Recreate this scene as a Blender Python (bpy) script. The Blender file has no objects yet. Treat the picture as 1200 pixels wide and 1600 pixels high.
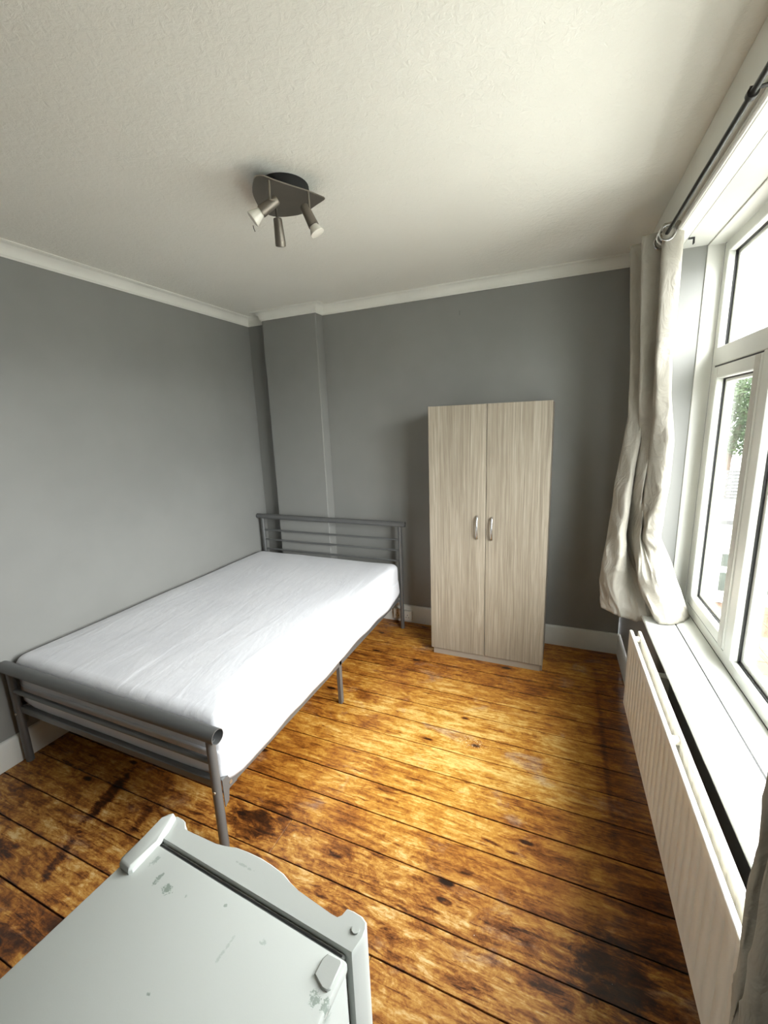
import bpy, bmesh, math, random
from math import sin, cos, pi, radians
from mathutils import Vector, Matrix

random.seed(7)
S = bpy.context.scene
COL = S.collection

# ---------------------------------------------------------------- camera
cam_d = bpy.data.cameras.new('camera')
cam = bpy.data.objects.new('camera', cam_d)
COL.objects.link(cam)
YAW, PITCH, ROLL, FPX = -0.4072, -0.2043, -0.0383, 658.49
f_ = Vector((sin(YAW) * cos(PITCH), cos(YAW) * cos(PITCH), sin(PITCH)))
r_ = f_.cross(Vector((0, 0, 1))).normalized()
u_ = r_.cross(f_)
rt = r_ * cos(ROLL) + u_ * sin(ROLL)
up = -r_ * sin(ROLL) + u_ * cos(ROLL)
M = Matrix((rt, up, -f_)).transposed().to_4x4()
M.translation = Vector((2.625, -3.2167, 1.6948))
cam.matrix_world = M
cam_d.sensor_fit = 'VERTICAL'
cam_d.sensor_height = 36.0
cam_d.lens = FPX / 1600.0 * 36.0
cam_d.clip_start = 0.02
S.camera = cam

# ---------------------------------------------------------------- sky and exposure
SKY = 33.0
W = bpy.data.worlds.new('overcast_sky')
S.world = W
W.use_nodes = True
wn = W.node_tree.nodes
wl = W.node_tree.links
wn.clear()
wo = wn.new('ShaderNodeOutputWorld')
wb = wn.new('ShaderNodeBackground')
wtc = wn.new('ShaderNodeTexCoord')
wsx = wn.new('ShaderNodeSeparateXYZ')
wr = wn.new('ShaderNodeValToRGB')
wl.new(wtc.outputs['Generated'], wsx.inputs[0])
wl.new(wsx.outputs['Z'], wr.inputs[0])
wr.color_ramp.elements[0].position = 0.0
wr.color_ramp.elements[0].color = (0.34, 0.345, 0.345, 1)
wr.color_ramp.elements[1].position = 1.0
for _p, _c in ((0.10, 0.72), (0.30, 1.0)):
    _e = wr.color_ramp.elements.new(_p)
    _e.color = (_c, _c, _c, 1)
wr.color_ramp.elements[1].color = (1.0, 1.0, 1.0, 1)
wl.new(wr.outputs[0], wb.inputs[0])
wb.inputs[1].default_value = SKY
wl.new(wb.outputs[0], wo.inputs[0])
S.view_settings.view_transform = 'Standard'
S.view_settings.look = 'None'
S.view_settings.gamma = 1.0
S.view_settings.use_curve_mapping = False
S.view_settings.exposure = 0.0

# frame of the window wall: x = outwards, y = away from camera, z = up
TH = radians(1.3)
WO = Vector((3.04, 0, 0))
WR = Matrix.Rotation(TH, 4, 'Z')


def wp(x, y, z=0.0):
    return WO + WR.to_3x3() @ Vector((x, y, z))


# light portal in the window opening (guides sampling of the sky, emits nothing itself)
pl = bpy.data.lights.new('window_portal', 'AREA')
pl.shape = 'RECTANGLE'
pl.size = 2.04
pl.size_y = 1.76
pl.cycles.is_portal = True
po = bpy.data.objects.new('window_portal', pl)
COL.objects.link(po)
po.matrix_world = Matrix.Translation(wp(0.30, -1.73, 1.55)) @ WR @ Matrix(((0, 0, 1, 0), (1, 0, 0, 0), (0, 1, 0, 0), (0, 0, 0, 1)))


# ---------------------------------------------------------------- node helpers
class NT:
    def __init__(s, name):
        s.m = bpy.data.materials.new(name)
        s.m.use_nodes = True
        s.t = s.m.node_tree
        s.t.nodes.clear()
        s.out = s.t.nodes.new('ShaderNodeOutputMaterial')

    def put(s, sock, v):
        if isinstance(v, bpy.types.NodeSocket):
            s.t.links.new(v, sock)
        elif v is not None:
            if sock.type == 'RGBA' and not hasattr(v, '__len__'):
                v = (v, v, v, 1)
            elif sock.type == 'RGBA' and len(v) == 3:
                v = (*v, 1)
            elif sock.type == 'VECTOR' and not hasattr(v, '__len__'):
                v = (v, v, v)
            sock.default_value = v

    def n(s, typ, ins=None, **props):
        nd = s.t.nodes.new('ShaderNode' + typ)
        for k, v in props.items():
            setattr(nd, k, v)
        for k, v in (ins or {}).items():
            s.put(nd.inputs[k], v)
        return nd

    def math(s, op, a, b=0.0, c=0.0, clamp=False):
        nd = s.n('Math', {0: a, 1: b, 2: c}, operation=op)
        nd.use_clamp = clamp
        return nd.outputs[0]

    def vmath(s, op, a, b=(0, 0, 0)):
        return s.n('VectorMath', {0: a, 1: b}, operation=op).outputs[0]

    def noise(s, vec, scale=1.0, detail=4.0, rough=0.6, dist=0.0):
        return s.n('TexNoise', {'Vector': vec, 'Scale': scale, 'Detail': detail, 'Roughness': rough, 'Distortion': dist}).outputs[0]

    def ramp(s, fac, stops, interp='LINEAR'):
        nd = s.n('ValToRGB', {0: fac})
        nd.color_ramp.interpolation = interp
        e = nd.color_ramp.elements
        while len(e) < len(stops):
            e.new(0.5)
        for el, (p, c) in zip(e, stops):
            el.position = p
            el.color = (c, c, c, 1) if not hasattr(c, '__len__') else (*c, 1)
        return nd.outputs[0]

    def mapr(s, v, a, b, c=0.0, d=1.0, smooth=True):
        nd = s.n('MapRange', {0: v, 1: a, 2: b, 3: c, 4: d})
        if smooth:
            nd.interpolation_type = 'SMOOTHSTEP'
        return nd.outputs[0]

    def mix(s, fac, a, b, blend='MIX'):
        nd = s.n('MixRGB', {0: fac, 1: a, 2: b}, blend_type=blend)
        return nd.outputs[0]

    def bump(s, h, strength=0.3, dist=0.002):
        return s.n('Bump', {'Height': h, 'Strength': strength, 'Distance': dist}).outputs[0]

    def bsdf(s, color, rough=0.5, metal=0.0, normal=None, spec=0.5, sheen=0.0, emit=None):
        nd = s.n('BsdfPrincipled', {'Base Color': color, 'Roughness': rough, 'Metallic': metal, 'Specular IOR Level': spec})
        if normal is not None:
            s.put(nd.inputs['Normal'], normal)
        if sheen:
            nd.inputs['Sheen Weight'].default_value = sheen
        s.t.links.new(nd.outputs[0], s.out.inputs[0])
        return nd

    def pos(s):
        return s.n('NewGeometry').outputs['Position']

    def obj(s):
        return s.n('TexCoord').outputs['Object']

    def scale(s, v, sc):
        return s.vmath('MULTIPLY', v, sc)


def plain(name, col, rough=0.5, metal=0.0, bump=0.0, bscale=200.0, vary=0.0, spec=0.5, vscale=3.0):
    t = NT(name)
    p = t.obj()
    c = col
    if vary:
        nz = t.noise(p, vscale, 4)
        f = t.mapr(nz, 0.3, 0.7, 1 - vary, 1 + vary)
        c = t.n('VectorMath', {0: tuple(col), 'Scale': f}, operation='SCALE').outputs[0]
    nrm = t.bump(t.noise(p, bscale, 3), bump, 0.001) if bump else None
    t.bsdf(c, rough, metal, nrm, spec)
    return t.m


MAT = {}


def m_wall():
    t = NT('grey_wall_paint')
    p = t.pos()
    nz = t.noise(p, 1.7, 3)
    c = t.mix(t.mapr(nz, 0.3, 0.7), (0.224, 0.225, 0.214), (0.242, 0.243, 0.231))
    h = t.noise(p, 90, 3)
    t.bsdf(c, 0.50, 0, t.bump(h, 0.10, 0.001), 0.4)
    return t.m


def m_ceiling():
    t = NT('textured_ceiling_paint')
    p = t.pos()
    h = t.math('ADD', t.noise(p, 42, 4, 0.65, 0.5), t.math('MULTIPLY', t.noise(p, 9, 3), 0.35))
    nz = t.noise(p, 1.1, 3)
    c = t.mix(t.mapr(nz, 0.35, 0.65), (0.79, 0.785, 0.72), (0.82, 0.815, 0.75))
    t.bsdf(c, 0.8, 0, t.bump(h, 0.5, 0.007), 0.2)
    return t.m


def m_floor():
    t = NT('worn_varnished_pine')
    P = t.pos()
    rnd = t.n('ObjectInfo').outputs['Random']
    off = t.n('CombineXYZ', {0: t.math('MULTIPLY', rnd, 37.0), 1: t.math('MULTIPLY', rnd, 91.0), 2: 0.0}).outputs[0]
    Q = t.vmath('ADD', P, off)
    sx = t.n('SeparateXYZ', {0: P})
    X, Y = sx.outputs[0], sx.outputs[1]
    warp = t.n('TexNoise', {'Vector': t.scale(Q, (1.5, 4.0, 1)), 'Scale': 1.6, 'Detail': 2.0})
    Qw = t.vmath('ADD', Q, t.vmath('MULTIPLY', t.vmath('SUBTRACT', warp.outputs['Color'], (0.5, 0.5, 0.5)), (0.12, 0.055, 0)))
    grain = t.noise(t.scale(Qw, (2.2, 46, 1)), 1.0, 6, 0.66, 0.3)
    grain2 = t.noise(t.scale(Qw, (5.5, 120, 1)), 1.0, 4, 0.7)
    ringn = t.noise(t.scale(Qw, (0.75, 8, 1)), 1.0, 2, 0.5, 0.6)
    ring = t.math('ABSOLUTE', t.math('SINE', t.math('MULTIPLY', ringn, 46.0)))
    blot = t.noise(P, 3.6, 6, 0.68, 0.5)
    blot2 = t.noise(t.scale(Q, (5.0, 11, 1)), 1.0, 6, 0.74, 1.0)
    spk = t.noise(t.scale(Q, (11, 26, 1)), 1.0, 5, 0.72, 0.8)
    # lighter, more golden patch in the middle of the floor
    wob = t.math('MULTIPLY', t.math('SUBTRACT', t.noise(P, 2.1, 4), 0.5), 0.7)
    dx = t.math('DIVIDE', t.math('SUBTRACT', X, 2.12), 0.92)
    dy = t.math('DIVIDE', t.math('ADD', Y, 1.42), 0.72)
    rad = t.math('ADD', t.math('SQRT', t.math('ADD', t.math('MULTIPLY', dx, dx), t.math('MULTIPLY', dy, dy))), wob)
    mid_gold = t.mapr(rad, 1.15, 0.1)
    # old dark stain left round the edge of a carpet that has gone
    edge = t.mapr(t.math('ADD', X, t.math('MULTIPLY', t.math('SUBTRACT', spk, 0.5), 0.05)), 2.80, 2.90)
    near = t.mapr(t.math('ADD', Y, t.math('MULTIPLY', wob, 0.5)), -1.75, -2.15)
    tone = t.math('ADD', t.math('MULTIPLY', grain, 0.50), 0.0)
    tone = t.math('ADD', tone, t.math('MULTIPLY', grain2, 0.16))
    tone = t.math('ADD', tone, t.math('MULTIPLY', ring, 0.07))
    tone = t.math('ADD', tone, t.math('MULTIPLY', blot, 0.42))
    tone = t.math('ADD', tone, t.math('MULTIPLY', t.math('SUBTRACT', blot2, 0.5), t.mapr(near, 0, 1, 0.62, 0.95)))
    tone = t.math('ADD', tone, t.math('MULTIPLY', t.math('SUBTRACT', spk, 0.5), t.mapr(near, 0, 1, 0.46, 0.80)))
    tone = t.math('ADD', tone, t.math('MULTIPLY', t.math('SUBTRACT', rnd, 0.5), 0.12))
    tone = t.math('ADD', tone, t.math('MULTIPLY', mid_gold, 0.19))
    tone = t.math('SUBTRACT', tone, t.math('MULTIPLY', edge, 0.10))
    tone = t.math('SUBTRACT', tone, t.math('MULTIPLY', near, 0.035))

    def blob(cx, cy, rx, ry, amt, soft=0.5, ang=0.0):
        nonlocal tone
        ax = t.math('SUBTRACT', X, cx)
        ay = t.math('SUBTRACT', Y, cy)
        if ang:
            ca, sa = cos(ang), sin(ang)
            bx_ = t.math('ADD', t.math('MULTIPLY', ax, ca), t.math('MULTIPLY', ay, sa))
            by_ = t.math('SUBTRACT', t.math('MULTIPLY', ay, ca), t.math('MULTIPLY', ax, sa))
            ax, ay = bx_, by_
        ax = t.math('DIVIDE', ax, rx)
        ay = t.math('DIVIDE', ay, ry)
        d = t.math('SQRT', t.math('ADD', t.math('MULTIPLY', ax, ax), t.math('MULTIPLY', ay, ay)))
        d = t.math('ADD', d, t.math('MULTIPLY', t.math('SUBTRACT', spk, 0.5), 1.1))
        tone = t.math('SUBTRACT', tone, t.math('MULTIPLY', t.mapr(d, 1.0, 1.0 - soft), amt))

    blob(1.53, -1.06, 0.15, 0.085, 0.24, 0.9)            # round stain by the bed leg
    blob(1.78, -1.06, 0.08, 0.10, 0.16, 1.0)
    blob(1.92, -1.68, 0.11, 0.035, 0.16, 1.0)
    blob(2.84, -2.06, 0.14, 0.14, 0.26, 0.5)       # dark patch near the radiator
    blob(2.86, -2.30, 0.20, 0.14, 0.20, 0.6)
    blob(2.42, -1.762, 0.085, 0.011, 0.30, 0.9, -0.15)
    blob(2.50, -1.775, 0.05, 0.010, 0.24, 0.9, 0.15)
    blob(1.43, -2.05, 0.155, 0.085, 0.22, 0.5)     # darker short board
    blob(0.685, -2.19, 0.045, 0.18, 0.34, 0.6, 0.28)  # stain stripe by the bed foot
    blob(0.79, -2.47, 0.03, 0.14, 0.24, 0.7, 0.4)
    blob(0.95, -2.22, 0.03, 0.14, 0.18, 0.8, 0.2)
    blob(0.45, -2.52, 0.20, 0.045, 0.32, 0.8)
    blob(0.30, -2.72, 0.25, 0.06, 0.30, 0.8)
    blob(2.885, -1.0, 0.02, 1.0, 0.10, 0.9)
    # grime packed into the joints between boards
    gx = t.n('SeparateXYZ', {0: t.n('TexCoord').outputs['Generated']}).outputs[1]
    ed = t.math('MINIMUM', gx, t.math('SUBTRACT', 1.0, gx))
    tone = t.math('SUBTRACT', tone, t.math('MULTIPLY', t.mapr(t.math('ADD', ed, t.math('MULTIPLY', t.math('SUBTRACT', spk, 0.5), 0.014)), 0.018, 0.005), 0.18))
    # fine dark grain streaks and worn pale flecks
    strk = t.noise(t.scale(Qw, (7, 85, 1)), 1.0, 4, 0.7, 0.8)
    tone = t.math('SUBTRACT', tone, t.math('MULTIPLY', t.mapr(strk, 0.54, 0.72), 0.24))
    mott = t.noise(t.scale(Q, (24, 48, 1)), 1.0, 4, 0.75, 1.2)
    tone = t.math('ADD', tone, t.math('MULTIPLY', t.math('SUBTRACT', mott, 0.5), t.mapr(near, 0, 1, 0.38, 0.46)))
    # knots
    vo = t.n('TexVoronoi', {'Vector': t.scale(Q, (3.1, 8.5, 1)), 'Scale': 1.0, 'Randomness': 1.0})
    knot = t.mapr(vo.outputs['Distance'], 0.125, 0.06)
    khalo = t.mapr(vo.outputs['Distance'], 0.30, 0.1)
    tone = t.math('SUBTRACT', tone, t.math('MULTIPLY', knot, 0.42))
    tone = t.math('SUBTRACT', tone, t.math('MULTIPLY', khalo, 0.06))
    # white paint flecks and scratches
    scr = t.noise(t.scale(t.vmath('ADD', Q, (3.3, 1.1, 0)), (30, 90, 1)), 1.0, 2, 0.5, 2.0)
    scrm = t.math('MULTIPLY', t.mapr(scr, 0.70, 0.76), t.mapr(blot2, 0.48, 0.62))
    tone = t.math('ADD', tone, t.math('MULTIPLY', scrm, 0.16))
    col = t.ramp(tone, [(0.10, (0.016, 0.007, 0.003)), (0.30, (0.055, 0.017, 0.004)), (0.45, (0.165, 0.050, 0.007)),
                        (0.58, (0.315, 0.115, 0.015)), (0.71, (0.47, 0.225, 0.034)), (0.90, (0.66, 0.44, 0.15))])
    # more golden in the middle, browner boards by the camera
    col = t.mix(t.math('MULTIPLY', mid_gold, 0.35), col, t.mix(1.0, col, (1.08, 1.20, 0.95), 'MULTIPLY'))
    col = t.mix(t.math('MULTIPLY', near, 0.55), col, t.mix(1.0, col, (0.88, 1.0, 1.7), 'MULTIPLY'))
    # greyed, worn-through patches
    gm = t.mapr(t.noise(t.vmath('ADD', t.scale(P, (1.0, 1.8, 1)), (4.1, 2.3, 0)), 3.0, 5, 0.7, 0.8), 0.56, 0.72)
    hsv = t.n('HueSaturation', {'Saturation': 0.55, 'Value': 0.82, 'Color': col}).outputs[0]
    col = t.mix(t.math('MULTIPLY', gm, 0.6), col, hsv)
    # cluster of pale scratches in the middle of the floor
    sd = t.math('SQRT', t.math('ADD', t.math('POWER', t.math('DIVIDE', t.math('SUBTRACT', X, 2.23), 0.13), 2.0), t.math('POWER', t.math('DIVIDE', t.math('ADD', Y, 1.24), 0.06), 2.0)))
    sm_ = t.math('MULTIPLY', t.mapr(sd, 1.0, 0.3), t.mapr(t.noise(P, 60, 2, 0.5, 2.5), 0.57, 0.63))
    col = t.mix(t.math('MULTIPLY', sm_, 0.6), col, (0.72, 0.60, 0.36))
    flecks = t.mapr(t.noise(P, 70, 2, 0.5), 0.79, 0.82)
    col = t.mix(t.math('MULTIPLY', flecks, 0.8), col, (0.75, 0.70, 0.60))
    rough = t.mapr(tone, 0.2, 0.8, 0.34, 0.52)
    h = t.math('ADD', grain, t.math('MULTIPLY', grain2, 0.6))
    t.bsdf(col, rough, 0, t.bump(h, 0.22, 0.0012), 0.42)
    return t.m


def m_ash():
    t = NT('pale_ash_laminate')
    p = t.obj()
    rnd = t.n('ObjectInfo').outputs['Random']
    q = t.vmath('ADD', p, t.n('CombineXYZ', {0: t.math('MULTIPLY', rnd, 9.0), 1: 0.0, 2: t.math('MULTIPLY', rnd, 5.0)}).outputs[0])
    w = t.n('TexNoise', {'Vector': t.scale(q, (3, 3, 0.8)), 'Scale': 1.5, 'Detail': 2.0})
    q = t.vmath('ADD', q, t.vmath('MULTIPLY', t.vmath('SUBTRACT', w.outputs['Color'], (0.5, 0.5, 0.5)), (0.03, 0.03, 0)))
    g1 = t.noise(t.scale(q, (95, 95, 1.8)), 1.0, 5, 0.6, 0.2)
    g2 = t.noise(t.scale(q, (210, 210, 5)), 1.0, 3, 0.6)
    g3 = t.noise(t.scale(q, (9, 9, 0.5)), 1.0, 2, 0.5)
    v = t.math('ADD', t.math('ADD', t.math('MULTIPLY', g1, 0.6), t.math('MULTIPLY', g2, 0.3)), t.math('MULTIPLY', g3, 0.22))
    c = t.ramp(v, [(0.40, (0.190, 0.162, 0.120)), (0.53, (0.255, 0.220, 0.168)), (0.62, (0.31, 0.272, 0.212)), (0.74, (0.41, 0.37, 0.30))])
    t.bsdf(c, 0.45, 0, t.bump(v, 0.08, 0.0006), 0.4)
    return t.m


def m_fabric(name, ca, cb, trans=0.18):
    t = NT(name)
    p = t.obj()
    nz = t.noise(p, 5, 4)
    c = t.mix(t.mapr(nz, 0.3, 0.7), ca, cb)
    weave = t.math('ADD', t.noise(t.scale(p, (900, 900, 120)), 1.0, 2), t.noise(t.scale(p, (120, 120, 900)), 1.0, 2))
    crease = t.math('ABSOLUTE', t.math('SUBTRACT', t.noise(t.scale(p, (13, 13, 7)), 1.0, 4, 0.55, 1.0), 0.5))
    nb = t.bump(weave, 0.12, 0.0006)
    nrm = t.n('Bump', {'Height': crease, 'Strength': 0.55, 'Distance': 0.02, 'Normal': nb}).outputs[0]
    b = t.bsdf(c, 0.85, 0, nrm, 0.15)
    if trans:
        tr = t.n('BsdfTranslucent', {'Color': c})
        mx = t.n('MixShader', {0: trans})
        t.t.links.new(b.outputs[0], mx.inputs[1])
        t.t.links.new(tr.outputs[0], mx.inputs[2])
        t.t.links.new(mx.outputs[0], t.out.inputs[0])
    return t.m


def m_sheet():
    t = NT('white_jersey_sheet')
    p = t.obj()
    w = t.noise(t.scale(p, (9, 2.2, 6)), 1.0, 4, 0.55, 0.8)
    fine = t.noise(t.scale(p, (34, 9, 20)), 1.0, 3, 0.5, 0.5)
    h = t.math('ADD', w, t.math('MULTIPLY', fine, 0.25))
    c = t.mix(t.mapr(t.noise(p, 3, 3), 0.35, 0.65), (0.69, 0.70, 0.74), (0.73, 0.738, 0.775))
    t.bsdf(c, 0.9, 0, t.bump(h, 0.38, 0.012), 0.1)
    return t.m


def m_fridge():
    t = NT('white_enamel_with_scuffs')
    p = t.obj()
    spk = t.noise(p, 130, 4, 0.75)
    sx = t.n('SeparateXYZ', {0: p})
    mask = 0.0
    for (cx, cy, rx, ry, s) in ((0.126, -0.108, 0.012, 0.008, 1.0), (0.093, -0.103, 0.005, 0.012, 0.9), (0.055, -0.084, 0.006, 0.012, 0.6),
                                (0.25, -0.081, 0.004, 0.003, 0.8), (0.352, -0.095, 0.007, 0.004, 0.5), (0.472, -0.116, 0.009, 0.010, 0.9),
                                (0.491, -0.117, 0.006, 0.010, 0.9), (0.236, -0.222, 0.003, 0.003, 0.9), (0.17, -0.10, 0.003, 0.004, 0.6), (0.30, -0.13, 0.003, 0.02, 0.35), (0.23, -0.014, 0.02, 0.0025, 0.4)):
        ax = t.math('DIVIDE', t.math('SUBTRACT', sx.outputs[0], cx), rx)
        ay = t.math('DIVIDE', t.math('SUBTRACT', sx.outputs[1], cy), ry)
        d = t.math('ADD', t.math('ADD', t.math('MULTIPLY', ax, ax), t.math('MULTIPLY', ay, ay)), t.math('MULTIPLY', t.math('SUBTRACT', spk, 0.5), 7.0))
        mask = t.math('MAXIMUM', t.math('MULTIPLY', t.mapr(d, 1.0, 0.3), s), mask)
    mask = t.math('MULTIPLY', mask, t.mapr(sx.outputs[2], 0.80, 0.84))
    c = t.mix(mask, (0.46, 0.485, 0.465), (0.20, 0.24, 0.21))
    t.bsdf(c, 0.42, 0, t.bump(t.noise(p, 420, 2), 0.12, 0.0005), 0.4)
    return t.m


def m_glass():
    t = NT('window_glass')
    fac = t.n('LayerWeight', {'Blend': 0.5}).outputs['Facing']
    fr = t.math('ADD', t.math('MULTIPLY', t.math('POWER', fac, 5.0), 0.75), 0.035)
    tr = t.n('BsdfTransparent', {'Color': (0.965, 0.98, 0.975)})
    gl = t.n('BsdfGlossy', {'Color': (1, 1, 1), 'Roughness': 0.02})
    mx = t.n('MixShader', {0: fr})
    t.t.links.new(tr.outputs[0], mx.inputs[1])
    t.t.links.new(gl.outputs[0], mx.inputs[2])
    t.t.links.new(mx.outputs[0], t.out.inputs[0])
    return t.m


def m_leaf():
    t = NT('garden_foliage')
    p = t.pos()
    c = t.ramp(t.noise(p, 2.2, 4), [(0.3, (0.010, 0.022, 0.006)), (0.5, (0.020, 0.042, 0.010)), (0.7, (0.046, 0.068, 0.022))])
    b = t.bsdf(c, 0.6, 0, None, 0.3)
    tr = t.n('BsdfTranslucent', {'Color': c})
    mx = t.n('MixShader', {0: 0.4})
    t.t.links.new(b.outputs[0], mx.inputs[1])
    t.t.links.new(tr.outputs[0], mx.inputs[2])
    t.t.links.new(mx.outputs[0], t.out.inputs[0])
    return t.m


def m_terracotta():
    t = NT('orange_paving')
    p = t.pos()
    rnd = t.n('ObjectInfo').outputs['Random']
    v = t.math('ADD', t.noise(p, 3, 4), t.math('MULTIPLY', rnd, 0.3))
    c = t.ramp(v, [(0.35, (0.034, 0.016, 0.008)), (0.6, (0.050, 0.024, 0.012)), (0.85, (0.075, 0.040, 0.022))])
    t.bsdf(c, 0.8, 0, None, 0.2)
    return t.m


MAT['wall'] = m_wall()
MAT['ceiling'] = m_ceiling()
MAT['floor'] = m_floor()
MAT['ash'] = m_ash()
MAT['curtain'] = m_fabric('cream_curtain_cloth', (0.31, 0.292, 0.250), (0.36, 0.342, 0.298), 0.02)
MAT['sheet'] = m_sheet()
MAT['fridge'] = m_fridge()
MAT['glass'] = m_glass()
MAT['leaf'] = m_leaf()
MAT['terracotta'] = m_terracotta()
MAT['gloss_white'] = plain('white_gloss_paint', (0.62, 0.62, 0.58), 0.4, 0, 0.15, 60, 0.04)
MAT['cornice'] = plain('white_cornice_paint', (0.76, 0.76, 0.70), 0.7, 0, 0.1, 80, 0.03)
MAT['upvc'] = plain('white_upvc', (0.66, 0.67, 0.63), 0.3, 0, 0, 1, 0.03)
MAT['upvc_grey'] = plain('grey_upvc', (0.50, 0.49, 0.45), 0.5, 0, 0, 1, 0.10, 0.5, 9)
MAT['seal'] = plain('black_rubber_seal', (0.012, 0.012, 0.012), 0.6, 0, 0, 1, 0.1)
MAT['radiator'] = plain('white_radiator_enamel', (0.74, 0.72, 0.66), 0.35, 0, 0, 1, 0.03)
MAT['fins'] = plain('dusty_radiator_fin', (0.55, 0.57, 0.52), 0.5, 0, 0, 1, 0.15, 0.5, 20)
MAT['bed'] = plain('satin_grey_metal', (0.150, 0.153, 0.152), 0.42, 0.45, 0.05, 300, 0.05)
MAT['bed_dark'] = plain('dark_tube_inside', (0.02, 0.02, 0.02), 0.7, 0, 0, 1, 0.1)
MAT['bolt'] = plain('bright_bolt_metal', (0.55, 0.50, 0.40), 0.3, 0.9, 0, 1, 0.05)
MAT['chrome'] = plain('satin_chrome', (0.62, 0.62, 0.62), 0.22, 1.0, 0, 1, 0.03)
MAT['nickel'] = plain('brushed_dark_nickel', (0.20, 0.18, 0.15), 0.48, 0.8, 0.06, 400, 0.08)
MAT['lamp_black'] = plain('black_lamp_mount', (0.006, 0.006, 0.006), 0.8, 0, 0, 1, 0.1)
MAT['bulb'] = plain('unlit_frosted_bulb', (0.72, 0.70, 0.62), 0.25, 0, 0, 1, 0.04)
MAT['plastic'] = plain('white_socket_plastic', (0.66, 0.64, 0.58), 0.35, 0, 0, 1, 0.03)
MAT['black'] = plain('black_plastic', (0.012, 0.012, 0.012), 0.5, 0, 0, 1, 0.1)
MAT['rod'] = plain('dark_curtain_rod_metal', (0.028, 0.026, 0.024), 0.35, 0.6, 0, 1, 0.1)
MAT['gasket'] = plain('grey_door_gasket', (0.30, 0.31, 0.30), 0.6, 0, 0, 1, 0.15, 0.5, 30)
MAT['subfloor'] = plain('dark_underfloor', (0.010, 0.007, 0.005), 0.95, 0, 0, 1, 0.2)
MAT['fence'] = plain('weathered_fence_wood', (0.028, 0.028, 0.028), 0.8, 0, 0, 1, 0.25)
MAT['trunk'] = plain('brown_bark', (0.05, 0.028, 0.016), 0.9, 0, 0, 1, 0.25, 0.3, 8)
MAT['render'] = plain('pale_rendered_wall', (0.70, 0.69, 0.64), 0.8, 0, 0, 1, 0.05)
MAT['shed_glass'] = plain('greenish_shed_glass', (0.022, 0.029, 0.022), 0.45, 0, 0, 1, 0.3, 0.5, 2)
MAT['bounce_ground'] = plain('pale_bounce_ground', (0.25, 0.25, 0.235), 0.85, 0, 0, 1, 0.12)
MAT['pale_board'] = plain('pale_plinth_board', (0.31, 0.275, 0.225), 0.5, 0, 0, 1, 0.05)
MAT['grass'] = plain('garden_grass', (0.08, 0.14, 0.04), 0.9, 0, 0, 1, 0.3)


# ---------------------------------------------------------------- mesh helpers
def link(name, bm, mat, parent=None, off=None, angle=35):
    bmesh.ops.recalc_face_normals(bm, faces=bm.faces)
    me = bpy.data.meshes.new(name)
    if off is not None:
        bmesh.ops.translate(bm, verts=bm.verts, vec=-Vector(off))
    bm.to_mesh(me)
    bm.free()
    me.materials.append(mat)
    for p in me.polygons:
        p.use_smooth = True
    me.set_sharp_from_angle(angle=radians(angle))
    o = bpy.data.objects.new(name, me)
    COL.objects.link(o)
    if parent is not None:
        o.parent = parent
    return o


def empty(name, loc=(0, 0, 0), rz=0.0):
    o = bpy.data.objects.new(name, None)
    o.empty_display_size = 0.1
    o.location = loc
    o.rotation_euler = (0, 0, rz)
    COL.objects.link(o)
    return o


def tag(o, label, cat, group=None):
    o['label'] = label
    o['category'] = cat
    if group:
        o['group'] = group
    return o


def struct(o):
    o['kind'] = 'structure'
    return o


def on_wall(o, x=0.0, y=0.0, z=0.0):
    """stand an object in the window wall's own frame"""
    o.location = wp(x, y, z)
    o.rotation_euler = (0, 0, TH)
    return o


def box(bm, x0, x1, y0, y1, z0, z1, bev=0.0, seg=1):
    r = bmesh.ops.create_cube(bm, size=1.0)
    vs = r['verts']
    for v in vs:
        v.co = Vector(((x0 + x1) / 2 + v.co.x * (x1 - x0), (y0 + y1) / 2 + v.co.y * (y1 - y0), (z0 + z1) / 2 + v.co.z * (z1 - z0)))
    if bev > 0:
        es = list({e for v in vs for e in v.link_edges})
        bmesh.ops.bevel(bm, geom=es, offset=bev, segments=seg, affect='EDGES', profile=0.5)
    return bm


def mkbox(name, mat, parent, x0, x1, y0, y1, z0, z1, bev=0.0, seg=1, off=None):
    return link(name, box(bmesh.new(), x0, x1, y0, y1, z0, z1, bev, seg), mat, parent, off)


def tube(bm, pts, rad, seg=14, caps=True, sx=1.0):
    """swept tube; rad is a number or one radius per point"""
    pts = [Vector(p) for p in pts]
    n = len(pts)
    rads = rad if hasattr(rad, '__len__') else [rad] * n
    T = []
    for i in range(n):
        a = pts[max(0, i - 1)]
        b = pts[min(n - 1, i + 1)]
        T.append((b - a).normalized())
    ref = Vector((0, 0, 1)) if abs(T[0].z) < 0.9 else Vector((1, 0, 0))
    nrm = T[0].cross(ref).normalized()
    rings = []
    for i in range(n):
        nrm = (nrm - T[i] * nrm.dot(T[i])).normalized()
        bn = T[i].cross(nrm)
        rings.append([bm.verts.new(pts[i] + (nrm * cos(2 * pi * k / seg) * sx + bn * sin(2 * pi * k / seg)) * rads[i]) for k in range(seg)])
    for a, b in zip(rings, rings[1:]):
        for k in range(seg):
            bm.faces.new((a[k], a[(k + 1) % seg], b[(k + 1) % seg], b[k]))
    if caps:
        bm.faces.new(rings[0][::-1])
        bm.faces.new(rings[-1])
    return bm


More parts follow.
